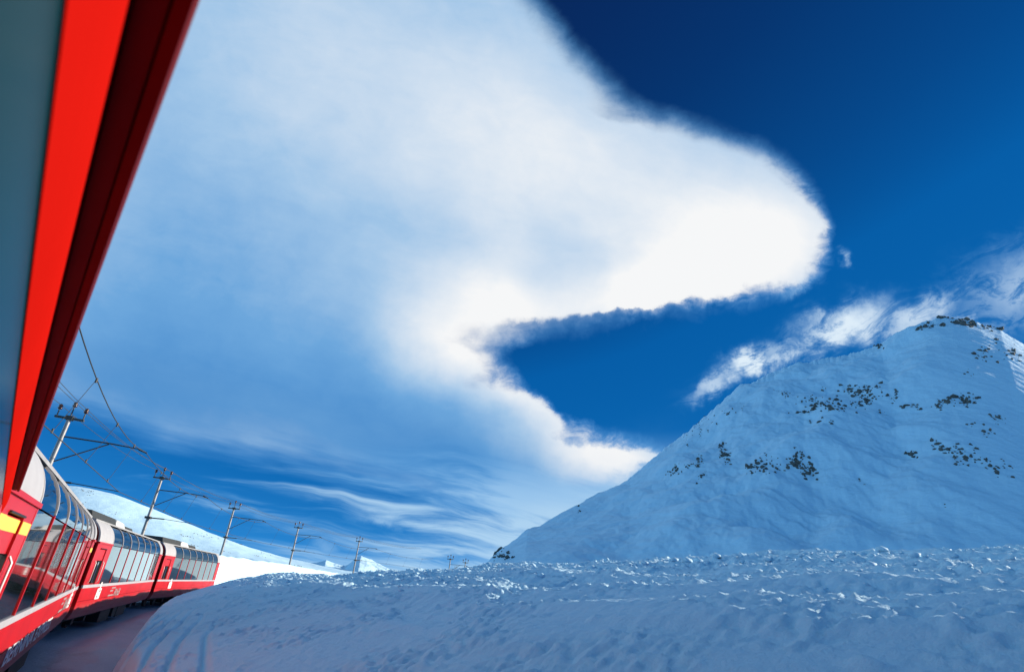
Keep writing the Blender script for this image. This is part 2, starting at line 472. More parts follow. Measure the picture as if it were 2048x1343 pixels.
class MB:
    """collects boxes, prisms and tubes into one mesh"""
    def __init__(self): self.v = []; self.f = []; self.sm = []

    def add(self, vs, fs, smooth=False):
        b = len(self.v); self.v += [tuple(map(float, p)) for p in vs]
        self.f += [tuple(b + i for i in f) for f in fs]; self.sm += [smooth] * len(fs)
        return self

    def box(self, x0, x1, y0, y1, z0, z1, taper=0.0):
        t = taper
        vs = [(x0, y0, z0), (x1, y0, z0), (x1, y1, z0), (x0, y1, z0),
              (x0 + t, y0 + t, z1), (x1 - t, y0 + t, z1), (x1 - t, y1 - t, z1), (x0 + t, y1 - t, z1)]
        return self.add(vs, [(0, 3, 2, 1), (4, 5, 6, 7), (0, 1, 5, 4), (1, 2, 6, 5), (2, 3, 7, 6), (3, 0, 4, 7)])

    def prism(self, prof, x0, x1, smooth=False):
        """closed (y,z) profile extruded along x"""
        n = len(prof)
        vs = [(x0, y, z) for y, z in prof] + [(x1, y, z) for y, z in prof]
        fs = [(i, (i + 1) % n, n + (i + 1) % n, n + i) for i in range(n)]
        self.add(vs, fs, smooth)
        return self.add(vs, [tuple(range(n))[::-1], tuple(range(n, 2 * n))])

    def shell(self, curve, x0, x1, th):
        """open (y,z) curve given thickness inwards (towards y=0 / lower z), extruded along x"""
        c = np.array(curve, float)
        t = np.gradient(c, axis=0); nrm = np.stack([t[:, 1], -t[:, 0]], -1)
        nrm /= np.linalg.norm(nrm, axis=1)[:, None]
        cen = np.array([0, 2.0])
        sgn = np.sign(((cen - c) * nrm).sum(1)); nrm *= sgn[:, None]
        inner = c + nrm * th
        prof = [tuple(p) for p in c] + [tuple(p) for p in inner[::-1]]
        return self.prism(prof, x0, x1)

    def tube(self, pts, r, seg=6, cap=True, smooth=True):
        pts = [Vector(p) for p in pts]; n = len(pts)
        rs = r if isinstance(r, (list, tuple)) else [r] * n
        vs = []; up = None
        for i, p in enumerate(pts):
            d = (pts[min(i + 1, n - 1)] - pts[max(i - 1, 0)]).normalized()
            if up is None:
                up = Vector((0, 0, 1)) if abs(d.z) < 0.9 else Vector((1, 0, 0))
            a = d.cross(up).normalized(); b = a.cross(d).normalized(); up = b
            for j in range(seg):
                t = 2 * math.pi * j / seg
                vs.append(p + (a * math.cos(t) + b * math.sin(t)) * rs[i])
        fs = []
        for i in range(n - 1):
            for j in range(seg):
                k2 = (j + 1) % seg
                fs.append((i * seg + j, i * seg + k2, (i + 1) * seg + k2, (i + 1) * seg + j))
        self.add(vs, fs, smooth)
        if cap: self.add(vs, [tuple(range(seg))[::-1], tuple((n - 1) * seg + j for j in range(seg))])
        return self

    def lathe(self, prof, cx, cy, seg=10):
        vs = []; fs = []
        for r_, z in prof:
            for j in range(seg):
                t = 2 * math.pi * j / seg
                vs.append((cx + r_ * math.cos(t), cy + r_ * math.sin(t), z))
        for i in range(len(prof) - 1):
            for j in range(seg):
                k2 = (j + 1) % seg
                fs.append((i * seg + j, i * seg + k2, (i + 1) * seg + k2, (i + 1) * seg + j))
        self.add(vs, fs, True)
        return self.add(vs, [tuple(range(seg))[::-1], tuple((len(prof) - 1) * seg + j for j in range(seg))])

    def build(self, name, m_, parent=None, bevel=0.0):
        me = bpy.data.meshes.new(name)
        me.from_pydata(self.v, [], self.f); me.update()
        me.polygons.foreach_set('use_smooth', self.sm)
        me.materials.append(m_)
        if bevel:
            bm = bmesh.new(); bm.from_mesh(me)
            bmesh.ops.remove_doubles(bm, verts=bm.verts, dist=1e-5)
            bmesh.ops.bevel(bm, geom=[e for e in bm.edges if e.calc_face_angle(0) > 0.6], offset=bevel, segments=2, profile=0.6, affect='EDGES')
            bm.to_mesh(me); bm.free()
        return link(bpy.data.objects.new(name, me), parent)


# ------------------------------------------------------------------ the line: rails, curve and grade
RAIL0, OFF = -2.26838, -1.52521
_S = np.arange(-40, 200.001, 0.05)
_th = 0.00682 * _S + 1.5e-5 * _S ** 2 + 0.1034 * (1 - np.exp(-np.maximum(_S, -6) / 10)) + 0.02622
_th = np.where(_S < 0, 0.02622 + 0.010 * np.maximum(_S, -20) * 0 + 0.012, _th)
_i0 = int(np.argmin(abs(_S)))
_cx = np.concatenate([[0], np.cumsum(0.05 * np.sin((_th[1:] + _th[:-1]) / 2))])
_cy = np.concatenate([[0], np.cumsum(0.05 * np.cos((_th[1:] + _th[:-1]) / 2))])
_cx += OFF - _cx[_i0]; _cy -= _cy[_i0]
_cz = RAIL0 + 0.00064 * _S + 0.5 * 0.00021 * np.maximum(_S, 0) ** 2
# smooth heading for offset surfaces
_ths = np.convolve(np.pad(_th, 60, mode='edge'), np.ones(121) / 121, mode='valid')


def rail(s, off=0.0, dz=0.0):
    s = np.asarray(s, float)
    x = np.interp(s, _S, _cx); y = np.interp(s, _S, _cy); z = np.interp(s, _S, _cz); t = np.interp(s, _S, _ths)
    return x + off * np.cos(t), y - off * np.sin(t), z + dz


def pick(px, py):
    """azimuth and elevation (degrees) of a direction noted on the photograph"""
    d = AX_F * F_PX + AX_R * (px - 1024) - AX_U * (py - 671.5)
    d = d / np.linalg.norm(d)
    return math.degrees(math.atan2(d[0], d[1])), math.degrees(math.asin(d[2]))


# ------------------------------------------------------------------ ground
def ground():
    r = np.concatenate([[0.5], np.geomspace(20, 14000, 40)]); a = np.linspace(0, 2 * np.pi, 121)
    RR, AA = np.meshgrid(r, a, indexing='ij')
    Z = -14 + 0 * RR
    o = grid_mesh('ground', RR * np.sin(AA), RR * np.cos(AA), Z, MT['snow_far'])
    tag(o, kind='structure')


ground()

# track bed: snow packed between the two cut walls
ss = np.arange(-30, 170, 0.25); oo = np.linspace(-3.3, 3.2, 60)
S_, O_ = np.meshgrid(ss, oo, indexing='ij')
x, y, z = rail(S_, O_)
lump = fbm(S_ * 0.9, O_ * 1.4, 5, 0.55, 2) * 0.10
z = z - 0.10 + lump * sstep(np.abs(O_), 1.2, 1.9) + 0.16 * sstep(np.abs(O_), 1.5, 2.6)
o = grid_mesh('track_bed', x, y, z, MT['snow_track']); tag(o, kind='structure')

# ------------------------------------------------------------------ snow bank on the right of the line
CREST = [(-30, 1.35), (-4, 1.33), (0, 1.25), (4, 1.22), (8, 1.13), (10, 1.05), (14, 0.85), (18, 0.62), (22, 0.45), (26, 0.36), (32, 0.34), (45, 0.42), (60, 0.45), (90, 0.5), (170, 1.2)]
CRESTO = [(-30, 11.5), (9, 11.5), (14, 10.6), (18, 9.7), (25, 8.6), (32, 8.0), (45, 7.6), (170, 7.6)]
SHOULD = [(-30, -0.45), (0, -0.55), (1.3, -0.68), (2.7, -0.86), (5, -1.02), (7, -1.05), (12, -1.02), (20, -0.98), (40, -0.9), (60, -0.6), (90, -0.2), (170, 0.8)]


LIP = [(-30, 2.85), (8, 2.92), (12, 3.1), (16, 3.4), (20, 3.6), (30, 3.8), (170, 3.8)]


def bank(ss, off):
    S_, O_ = np.meshgrid(ss, off, indexing='ij')
    x, y, zr = rail(S_, O_)
    zc = smooth_table(S_, CREST, 1.2); zs = smooth_table(S_, SHOULD, 1.2)
    lo = smooth_table(S_, LIP, 1.0)
    co = smooth_table(S_, CRESTO, 2.0)
    ub = 0.37
    u = np.minimum((O_ - lo) / (co - lo), 1.3)
    zt = zs + (zc - zs) * smooth_table(u, [(-1, -1.5), (0, 0), (ub, 0.51), (1.0, 1.0), (2, 1.0)], 0.07)
    beyond = np.maximum(O_ - co, 0)
    zt = zt - 0.0035 * beyond ** 2 - 0.02 * beyond
    # cut face left by the plough: steep, with a rounded lip
    wz = sstep(O_, 2.20, 2.80)
    ww = np.clip((O_ - (lo - 0.33)) / 0.42, 0, 1)
    face = np.sin(ww * np.pi / 2) ** 0.9
    zt = np.where(ww < 1, (zr - 0.15) + (zt - (zr - 0.15)) * face, zt)
    # long soft swells and lumps
    n_soft = fbm(x * 0.22, y * 0.22, 4, 0.5, 1)
    zt = zt + n_soft * 0.10 * sstep(O_, 2.9, 4.5)
    crest = np.exp(-((O_ - co) / 2.1) ** 2)
    chunk = fbm(x * 1.9, y * 1.9, 6, 0.58, 3)
    ridg = fbm(x * 1.05 + 5, y * 1.05, 5, 0.55, 6, True)
    chunk2 = fbm(x * 3.6, y * 3.6, 5, 0.55, 11)
    crust = sstep(fbm(x * 0.5 + 3, y * 0.5, 4, 0.55, 2), -0.16, 0.16)
    zone = sstep(O_ + 1.5 * fbm(x * 0.45, y * 0.45, 3, 0.5, 7), 5.4, 7.2) * (1 - sstep(O_, co + 1.2, co + 2.4))
    plate = sstep(fbm(x * 1.15 + 31, y * 1.15, 6, 0.56, 5), -0.01, 0.10) * 0.03 + sstep(fbm(x * 2.7, y * 2.7 + 17, 5, 0.56, 8), 0.0, 0.10) * 0.022
    swell = fbm(S_ * 0.24 + 0.15 * O_, O_ * 1.5, 4, 0.5, 6)
    zt = zt + sstep(O_, 4.2, 5.6) * (1 - sstep(O_, co + 1, co + 2.5)) * swell * 0.09
    grit = fbm(x * 8.0 + 11, y * 8.0, 4, 0.6, 1)
    zt = zt + zone * np.maximum(grit, -0.05) * 0.042 * (0.55 + 0.45 * sstep(S_, 2.0, 7.0)) * (0.35 + 0.65 * crust)
    streak_ = fbm(S_ * 0.9, O_ * 4.5, 4, 0.55, 9)
    zt = zt + zone * np.maximum(streak_, -0.06) * 0.055 * (1 - 0.7 * sstep(S_, 3.0, 9.0))
    zt = zt + zone * ((0.15 + 0.85 * crust) * plate * (0.5 + 0.5 * sstep(S_, 2.0, 7.0)) + (np.maximum(chunk, -0.08) * 0.022 + (0.3 + 0.7 * crust) * np.maximum(chunk2, -0.08) * 0.042) * (0.45 + 0.55 * sstep(S_, 2.0, 7.0)))
    zt = zt + crest * (ridg * 0.02 + np.maximum(chunk, 0) * 0.025)
    pit = fbm(x * 2.3 + 40, y * 2.3, 4, 0.55, 8)
    patch = sstep(fbm(x * 0.35 + 9, y * 0.35, 3, 0.5, 9), -0.05, 0.3) * sstep(O_, 2.7, 3.3) * (1 - crest)
    zt = zt - patch * np.maximum(pit, 0) * 0.05
    fine = fbm(x * 9.0, y * 9.0, 3, 0.6, 5)
    mott = sstep(fbm(x * 0.8 + 21, y * 0.8, 3, 0.5, 0), -0.12, 0.2)
    zt = zt + fine * (0.012 + 0.03 * mott) * sstep(O_, 2.5, 3.0) + fbm(x * 5.0, y * 5.0, 3, 0.55, 9) * 0.035 * mott * sstep(O_, 3.0, 3.6)
    # sparse thrown clumps
    cl = fbm(x * 3.1 + 70, y * 3.1, 2, 0.5, 10)
    zt = zt + np.maximum(cl - 0.42, 0) * 0.12 * sstep(O_, 3.2, 5.0)
    # plough grooves climbing the cut face
    ph = O_ - 0.18 * S_
    gro = np.zeros_like(O_)
    wig = 0.10 * fbm(S_ * 0.35, O_ * 0.5, 3, 0.5, 4)
    for c in (0.70, 0.93, 1.15, 1.42, 1.72, 2.05):
        gro += np.exp(-((ph + wig - c) / 0.035) ** 2)
    gmask = sstep(O_ - lo, -0.35, -0.1) * (1 - sstep(O_, 3.5, 4.5)) * sstep(S_, 5.0, 7.0) * (1 - sstep(S_, 14, 18))
    zt = zt - gro * 0.08 * gmask
    return x, y, zt


ss = np.concatenate([np.arange(-28, -2, 0.25), np.arange(-2, 14, 0.028), np.arange(14, 40, 0.06), np.arange(40, 170, 0.5)])
off = np.concatenate([np.linspace(2.08, 4.4, 110)[:-1], np.linspace(4.4, 6.0, 50)[:-1], np.linspace(6.0, 13.5, 270)[:-1], np.linspace(13.5, 60, 40)])
bx, by, bz = bank(ss, off)
o = grid_mesh('snow_bank', bx, by, bz, MT['snow_bank']); tag(o, kind='structure')

# crumbs of snow thrown by the plough along the crest: far too many to count
def clods():
    ico = bmesh.new(); bmesh.ops.create_icosphere(ico, subdivisions=1, radius=1.0)
    bv = np.array([v.co for v in ico.verts]); bf = [[v.index for v in f.verts] for f in ico.faces]; ico.free()
    vs = []; fs = []; n = 0
    g = np.random.default_rng(3)
    for _ in range(1100):
        s = g.uniform(-1, 1) ; s = g.uniform(0, 30) if g.random() < 0.8 else g.uniform(-2, 8)
        ofs = float(np.interp(s, [q[0] for q in CRESTO], [q[1] for q in CRESTO])) - abs(g.normal(0.3, 2.0))
        if ofs < 5: continue
        i = int(np.argmin(abs(ss - s))); j = int(np.argmin(abs(off - ofs)))
        r_ = float(np.clip(g.lognormal(-3.8, 0.6), 0.008, 0.08))
        jit = bv * (1 + g.uniform(-0.28, 0.28, (len(bv), 1))) * np.array([1.3, 1.2, 0.6]) * r_
        c = np.array([bx[i, j], by[i, j], bz[i, j] + r_ * 0.25])
        vs.append(jit + c); fs += [[k2 + n for k2 in f] for f in bf]; n += len(bv)
    me = bpy.data.meshes.new('snow_clods'); me.from_pydata(np.concatenate(vs).tolist(), [], fs); me.update()
    me.polygons.foreach_set('use_smooth', np.ones(len(fs), bool))
    me.materials.append(MT['snow_bank'])
    tag(link(bpy.data.objects.new('snow_clods', me)), kind='stuff')


clods()

# ------------------------------------------------------------------ left side: cut wall and sunlit hill
LWALL = [(-30, 0.6), (20, 0.7), (36, 1.2), (50, 2.4), (60, 3.0), (71, 3.55), (90, 3.55), (110, 3.0), (170, 3.0)]
ss2 = np.concatenate([np.arange(-28, 30, 0.5), np.arange(30, 130, 0.12), np.arange(130, 168, 0.5)])
oo2 = np.concatenate([np.linspace(2.35, 3.6, 40), np.linspace(3.7, 9, 40)])
S_, O_ = np.meshgrid(ss2, oo2, indexing='ij')
x, y, zr = rail(S_, -O_)
hl = smooth_table(S_, LWALL, 4)
ww = np.clip((O_ - 2.35) / 1.25, 0, 1)
z = zr - 0.15 + (hl + 0.15) * np.sin(ww * np.pi / 2) ** 1.1 + np.maximum(O_ - 3.6, 0) * 0.05
z = z + fbm(x * 0.5, y * 0.5, 5, 0.5, 4) * 0.14 * ww + fbm(x * 2.5, y * 2.5, 4, 0.5, 2) * 0.03 * ww
o = grid_mesh('snow_cut_wall', x, y, z, MT['snow_hill']); tag(o, kind='structure')

HILL_PX = [(20, 985), (60, 972), (110, 970), (150, 972), (190, 978), (240, 991), (290, 1010), (335, 1028), (380, 1048), (425, 1066), (470, 1083), (515, 1099), (560, 1113), (605, 1123), (650, 1131), (690, 1138), (720, 1143), (760, 1149)]
hp = [pick(*p) for p in HILL_PX]
hp = [(-120, 9), (-60, 9), (-20, 8.0), (-6, 6.5)] + hp + [(40, 0.4), (60, -1.0)]
az = np.concatenate([np.linspace(-100, -6, 60), np.linspace(-5.5, 40, 640)])


def r0_of(a):
    a = math.radians(a); dx, dy = math.sin(a), math.cos(a)
    sel = (_S > -30) & (_S < 165)
    lx, ly, lz = rail(_S[sel], -5.2)
    aa = np.arctan2(lx, ly); good = np.where(np.diff(np.sign(aa - a)) != 0)[0]
    if len(good) == 0: return None
    i = good[0]
    return math.hypot(lx[i], ly[i]), float(lz[i] + smooth_table(_S[sel][i:i + 1], LWALL, 4)[0]), _S[sel][i]


r0 = []; z0 = []
for a in az:
    q = r0_of(a)
    if q is None: r0.append(np.nan); z0.append(np.nan)
    else: r0.append(q[0]); z0.append(q[1] + 0.0)
r0 = np.array(r0); z0 = np.array(z0)
ok = ~np.isnan(r0)
r0 = np.interp(az, az[ok], r0[ok]); z0 = np.interp(az, az[ok], z0[ok])
t = np.concatenate([np.linspace(0, 1, 170), 1 + np.linspace(0.02, 0.8, 14)])
T, A = np.meshgrid(t, az, indexing='ij')
r1 = np.maximum(r0 + 190, 270)
el1 = np.tan(np.radians(smooth_table(az, hp, 0.7)))
el0 = z0 / r0
tt = np.clip(T, 0, 1)
near = np.clip(tt / 0.3, 0, 1); farp = np.clip((tt - 0.3) / 0.7, 0, 1)
rm = np.maximum(r0 + 60, r1 - 62)
RR = r0 + (rm - r0) * near + (r1 - rm) * farp
TE = el0 + (np.maximum(el1 - el0, 0.0)) * (0.10 * near + 0.90 * (0.35 * farp + 0.65 * np.sin(farp * np.pi / 2)))
TE = np.where(el1 > el0, TE, el0 + (el1 - el0) * tt)
RR = RR + 60 * np.maximum(T - 1, 0)
Z = RR * TE - 60 * np.maximum(T - 1, 0) ** 1.3
XX = RR * np.sin(np.radians(A)); YY = RR * np.cos(np.radians(A))
Z = Z - 0.18 * (1 - sstep(T, 0, 0.05)) + (fbm(XX * 0.045, YY * 0.045, 4, 0.45, 3) * 0.7 + fbm(XX * 0.3, YY * 0.3, 3, 0.45, 5) * 0.05) * sstep(T, 0.02, 0.35)
o = grid_mesh('snow_hill', XX, YY, Z, MT['snow_hill']); tag(o, kind='structure')
HILL = (XX, YY, Z, T, A)

# ------------------------------------------------------------------ the big mountain on the right
MT_PX = [(972, 1128), (985, 1112), (1005, 1095), (1030, 1081), (1055, 1064), (1080, 1053), (1115, 1036), (1150, 1019), (1185, 1004), (1210, 991), (1235, 974), (1260, 957),
         (1290, 930), (1310, 913), (1330, 895), (1350, 880), (1375, 860), (1400, 841), (1440, 808), (1480, 778), (1520, 755), (1560, 739), (1600, 726), (1650, 715),
         (1680, 712), (1720, 702), (1760, 690), (1790, 671), (1815, 658), (1840, 646), (1870, 637), (1900, 635), (1930, 638), (1960, 646), (2000, 660), (2030, 678), (2060, 696)]
mp_ = [pick(*p) for p in MT_PX]
MTAB = [(30, -3.0), (36, -2.0), (mp_[0][0] - 1.2, 0.5)] + mp_ + [(88.5, 18.5), (90.5, 14.0), (93, 9.0), (96, 6.0), (101, 3.5), (115, 3), (140, 4), (160, 4)]
azm = np.concatenate([np.linspace(33, 40, 60)[:-1], np.linspace(40, 90, 860), np.linspace(90.4, 150, 70)])
t = np.concatenate([np.linspace(0, 1, 330) ** 0.9, 1 + np.linspace(0.01, 0.9, 22)])
T, A = np.meshgrid(t, azm, indexing='ij')
ridge_r = lerp_table(azm, [(33, 420), (41, 450), (50, 560), (60, 680), (70, 840), (85, 980), (95, 950), (150, 900)])
base_r = lerp_table(azm, [(33, 220), (60, 250), (85, 330), (95, 300), (150, 200)])
elr = lerp_table(azm, MTAB)
RR = base_r + (ridge_r - base_r) * T
tc_ = np.clip(T, 0, 1)
tb = math.tan(math.radians(-1.5))
tanr = np.tan(np.radians(elr))
prof = 0.10 * tc_ + 0.90 * np.sin(tc_ * np.pi / 2) ** 0.92
tane = tb + (tanr - tb) * prof
Z = RR * tane - 260 * np.maximum(T - 1, 0) ** 1.2
XX = RR * np.sin(np.radians(A)); YY = RR * np.cos(np.radians(A))
hgt = np.clip((elr + 2) / 25, 0, 1)
amp = sstep(T, 0.02, 0.3) * hgt * (1 - 0.85 * sstep(T, 0.93, 1.0)) * (1 - 0.85 * sstep(A, 76, 84))
Z = Z + amp * (fbm(XX / 150, YY / 150, 3, 0.5, 1) * 34 + fbm(XX / 55, YY / 55, 5, 0.52, 4) * 9.5)
ZW = 0.8 * fbm(XX / 40, YY / 40, 2, 0.5, 3)
Z = Z + sstep(T, 0.03, 0.3) * hgt * (fbm(XX / 9 + ZW, YY / 22, 4, 0.58, 7) * 1.1)
Z = Z + sstep(T, 0.9, 1.0) * hgt * fbm(A * 2.2, T * 3, 4, 0.55, 2) * 3.0
o = grid_mesh('mountain', XX, YY, Z, MT['snow_mtn']); tag(o, kind='structure')
ELM = np.degrees(np.arctan2(Z, RR))


def on_mountain(px, py):
    a, e = pick(px, py)
    j = int(np.clip(np.searchsorted(azm, a), 1, len(azm) - 1))
    col = ELM[:, j]
    i = int(np.argmax(col >= e)) if (col >= e).any() else 329
    return i, j


# ------------------------------------------------------------------ distant peaks at the end of the valley
def peak(pxs, r, deep, label, seed):
    pk = [pick(*p) for p in pxs]
    a = np.linspace(pk[0][0], pk[-1][0], 130); tt = np.concatenate([np.linspace(0, 1, 60), 1 + np.linspace(0.05, 1, 10)])
    T, A = np.meshgrid(tt, a, indexing='ij')
    h = np.tan(np.radians(lerp_table(a, pk))) * r
    RR = r - deep * (1 - T)
    XX = RR * np.sin(np.radians(A)); YY = RR * np.cos(np.radians(A))
    Z = -14 + (h + 14) * np.clip(T, 0, 1) ** 0.9 - deep * 0.6 * np.maximum(T - 1, 0)
    Z = Z + fbm(XX / 140, YY / 140, 6, 0.55, seed, True) * 9 * sstep(T, 0.05, 0.4) * np.clip(h / 60, 0.2, 1)
    o = grid_mesh('distant_peak', XX, YY, Z, MT['snow_far'])
    tag(o, label, 'mountain', None, 'structure')


peak([(590, 1150), (612, 1128), (640, 1124), (652, 1120), (668, 1128), (690, 1133), (700, 1128), (714, 1140), (740, 1152)], 3300, 900, 'blue shaded distant peak beyond the end of the white hill', 3)
peak([(680, 1152), (700, 1128), (712, 1116), (722, 1112), (735, 1117), (752, 1127), (770, 1135), (790, 1142), (815, 1142), (840, 1150), (870, 1158)], 2700, 900, 'small sunlit white peak behind the fifth mast', 5)

# ------------------------------------------------------------------ rocks
def rock_cluster(name, cx, cy, w, h, n, size, label, tilt=0.0, seed=0):
    ico = bmesh.new(); bmesh.ops.create_icosphere(ico, subdivisions=1, radius=1.0)
    bv = np.array([v.co for v in ico.verts]); bf = [[v.index for v in f.verts] for f in ico.faces]; ico.free()
    g = np.random.default_rng(500 + seed)
    i0, j0 = on_mountain(cx, cy); org = np.array([XX[i0, j0], YY[i0, j0], Z[i0, j0]])
    e = bpy.data.objects.new(name, None); link(e); e.location = org
    tag(e, label, 'rocks', 'rock outcrops on the mountain')
    if not ROCKS:
        for q in range(10):
            me = bpy.data.meshes.new('rock')
            me.from_pydata((bv * (1 + g.uniform(-0.38, 0.38, (len(bv), 1)))).tolist(), [], bf); me.update(); me.materials.append(MT['rock'])
            ROCKS.append(me)
    heads = [(g.normal(0, 0.36), g.normal(0, 0.36)) for _ in range(max(3, n // 7))]
    for q in range(n):
        hx, hy = heads[g.integers(len(heads))]
        a = hx + g.normal(0, 0.10); b = hy + g.normal(0, 0.14)
        px = cx + a * w; py = cy + b * h + a * w * tilt
        i, j = on_mountain(px, py)
        i = min(i, 327)
        p = np.array([XX[i, j], YY[i, j], Z[i, j]])
        r_ = float(np.clip(g.lognormal(math.log(size), 0.5), size * 0.4, size * 2.8)) * RR[i, j] / 600.0
        o = link(bpy.data.objects.new('rock', ROCKS[int(g.integers(10))]), e)
        o.location = p - org + np.array([0, 0, r_ * 0.05])
        o.scale = (r_ * g.uniform(0.6, 1.7), r_ * g.uniform(0.6, 1.4), r_ * g.uniform(0.6, 1.5))
        o.rotation_euler = (g.uniform(-0.3, 0.3), g.uniform(-0.3, 0.3), g.uniform(0, 6.28))


ROCKS = []
OUT = [
    (1590, 934, 60, 34, 60, 1.25, 'largest dark outcrop in the low row, at the right end of the three'),
    (1516, 935, 50, 34, 34, 1.1, 'middle outcrop of the low row of dark rocks on the shaded slope'),
    (1452, 910, 46, 24, 34, 1.0, 'compact dark outcrop at the left end of the low row on the slope'),
    (1395, 932, 34, 22, 20, 0.9, 'small scattered rocks just left of the low row of outcrops'),
    (1352, 940, 38, 26, 22, 0.8, 'thin rocks close to the left skyline of the mountain'),
    (1398, 966, 24, 26, 6, 0.8, 'few lone stones below the small scattered rocks'),
    (1640, 812, 78, 34, 60, 1.15, 'wide rocky patch half way up the mountain, left part'),
    (1716, 790, 80, 36, 70, 1.15, 'wide rocky patch half way up the mountain, brown jagged upper part'),
    (1775, 796, 40, 20, 16, 0.9, 'small rock spur at the right tip of the wide patch'),
    (1570, 786, 60, 18, 14, 0.7, 'sprinkle of pebble sized rocks left of the wide rocky patch'),
    (1915, 806, 110, 26, 50, 1.1, 'long brown rock band right of the wide rocky patch'),
    (1830, 816, 50, 12, 12, 0.9, 'faint rocks between the two rocky bands high on the mountain'),
    (1985, 850, 80, 24, 18, 0.8, 'loose rocks below the long brown band near the picture edge'),
    (1935, 916, 130, 34, 55, 0.95, 'long slanting rock strip on the lower right slope'),
    (1822, 912, 34, 10, 12, 1.1, 'short dark ledge left of the slanting rock strip'),
    (1990, 735, 60, 60, 24, 1.0, 'scattered rocks under the summit on its right shoulder'),
    (2036, 706, 30, 30, 14, 1.0, 'dark rocks on the skyline at the right picture edge'),
    (1935, 650, 90, 12, 40, 1.5, 'brown rocks capping the summit ridge'),
    (1860, 655, 50, 14, 20, 1.0, 'dark stones on the left side of the summit'),
    (1755, 694, 60, 8, 14, 0.9, 'stones along the ridge left of the summit'),
    (1400, 872, 60, 60, 26, 0.6, 'fine scattered stones beside the left skyline'),
    (1480, 815, 30, 36, 12, 0.6, 'thin vertical line of stones on the upper left flank'),
    (1000, 1112, 42, 30, 34, 1.1, 'dark rocks at the foot of the spur where the mountain meets the pass'),
    (1156, 1018, 16, 10, 6, 0.8, 'tiny rocks on the lower left skyline'),
    (1728, 964, 22, 10, 4, 0.7, 'two lone stones on the open snow slope'),
    (1892, 1012, 12, 4, 2, 0.9, 'single stone low on the open snow slope'),
]
for i, q in enumerate(OUT):
    rock_cluster('rock_outcrop', q[0], q[1], q[2], q[3], int(q[4] * 1.9), q[5] * 0.70, q[6], tilt=0.30 if 'slanting' in q[6] else (0.16 if 'capping' in q[6] else 0.0), seed=i)


# dry tufts and stones poking through the snow of the left hill
def tufts():
    HX, HY, HZ, HT, HA = HILL
    g = np.random.default_rng(11)
    vs = []; fs = []; n = 0
    spots = [(g.uniform(0.15, 0.95), g.uniform(2, 30)) for _ in range(34)]
    for tq, aq in spots:
        for _ in range(g.integers(2, 9)):
            i = int(np.clip((tq + g.normal(0, 0.015)) * 169, 3, 168)); j = int(np.clip(np.searchsorted(HA[0], aq + g.normal(0, 0.35)), 1, HA.shape[1] - 1))
            p = np.array([HX[i, j], HY[i, j], HZ[i, j]]); s = g.uniform(0.10, 0.26)
            a = g.uniform(0, 6.28); d = np.array([math.cos(a), math.sin(a), 0]) * s * g.uniform(1, 2.4); e = np.array([-math.sin(a), math.cos(a), 0]) * s
            up = np.array([0, 0, s * g.uniform(0.6, 1.3)])
            vs += [p - d, p + e, p + d, p - e, p + up]; fs += [(n, n + 1, n + 4), (n + 1, n + 2, n + 4), (n + 2, n + 3, n + 4), (n + 3, n, n + 4)]; n += 5
    me = bpy.data.meshes.new('grass_tufts'); me.from_pydata([tuple(v) for v in vs], [], fs); me.update(); me.materials.append(MT['grass'])
    tag(link(bpy.data.objects.new('grass_tufts', me)), kind='stuff')


tufts()

# ------------------------------------------------------------------ railway coaches
SA, CL, GAP = 6.98499, 16.19246, 1.11907
HW, ZB, ZC, ZR = 1.33, 1.44, 2.74, 3.385


def section(side, n=9):
    """upper curve of the body from cantrail to roof edge"""
    a0 = 0.0; out = []
    for i in range(n):
        a = R(55) * i / (n - 1)
        out.append((side * (0.55 + 0.775 * math.cos(a)), ZC + 0.02 + 0.765 * math.sin(a)))
    return out


def place_car(name, s0, label, group):
    e = bpy.data.objects.new(name, None); e.empty_display_size = 0.5; link(e)
    ax, ay, az_ = rail(s0); bx_, by_, bz_ = rail(s0 + CL)
    fw = Vector((float(bx_ - ax), float(by_ - ay), float(bz_ - az_))).normalized()
    left = Vector((0, 0, 1)).cross(fw).normalized(); up = fw.cross(left)
    m_ = Matrix.Identity(4)
    for i in range(3):
        m_[i][0] = fw[i]; m_[i][1] = left[i]; m_[i][2] = up[i]
    m_.translation = Vector((float(ax), float(ay), float(az_)))
    e.matrix_world = m_
    tag(e, label, 'train car', group)
    return e


def bogie(parent, xc):
    b = MB()
    for sy in (-1, 1):
        b.box(xc - 1.25, xc + 1.25, sy * 0.86 - 0.06, sy * 0.86 + 0.06, 0.40, 0.58)
        for dx in (-0.85, 0.85):
            b.box(xc + dx - 0.14, xc + dx + 0.14, sy * 0.98 - 0.08, sy * 0.98 + 0.08, 0.26, 0.52)
        b.tube([(xc, sy * 0.95, 0.45), (xc, sy * 0.95, 0.80)], 0.10, 8)
    b.box(xc - 0.2, xc + 0.2, -0.9, 0.9, 0.42, 0.60)
    o = b.build('bogie', MT['dark'], parent)
    for dx in (-0.85, 0.85):
        for sy in (-1, 1):
            w = MB()
            y = sy * 0.56
            ring = [(xc + dx + 0.34 * math.cos(k * math.pi / 9), 0.34 + 0.34 * math.sin(k * math.pi / 9)) for k in range(18)]
            vs = [(p[0], y - 0.05, p[1]) for p in ring] + [(p[0], y + 0.05, p[1]) for p in ring]
            fs = [(k, (k + 1) % 18, 18 + (k + 1) % 18, 18 + k) for k in range(18)] + [tuple(range(18))[::-1], tuple(range(18, 36))]
            w.add(vs, fs)
            w.build('wheel', MT['dark'], o)


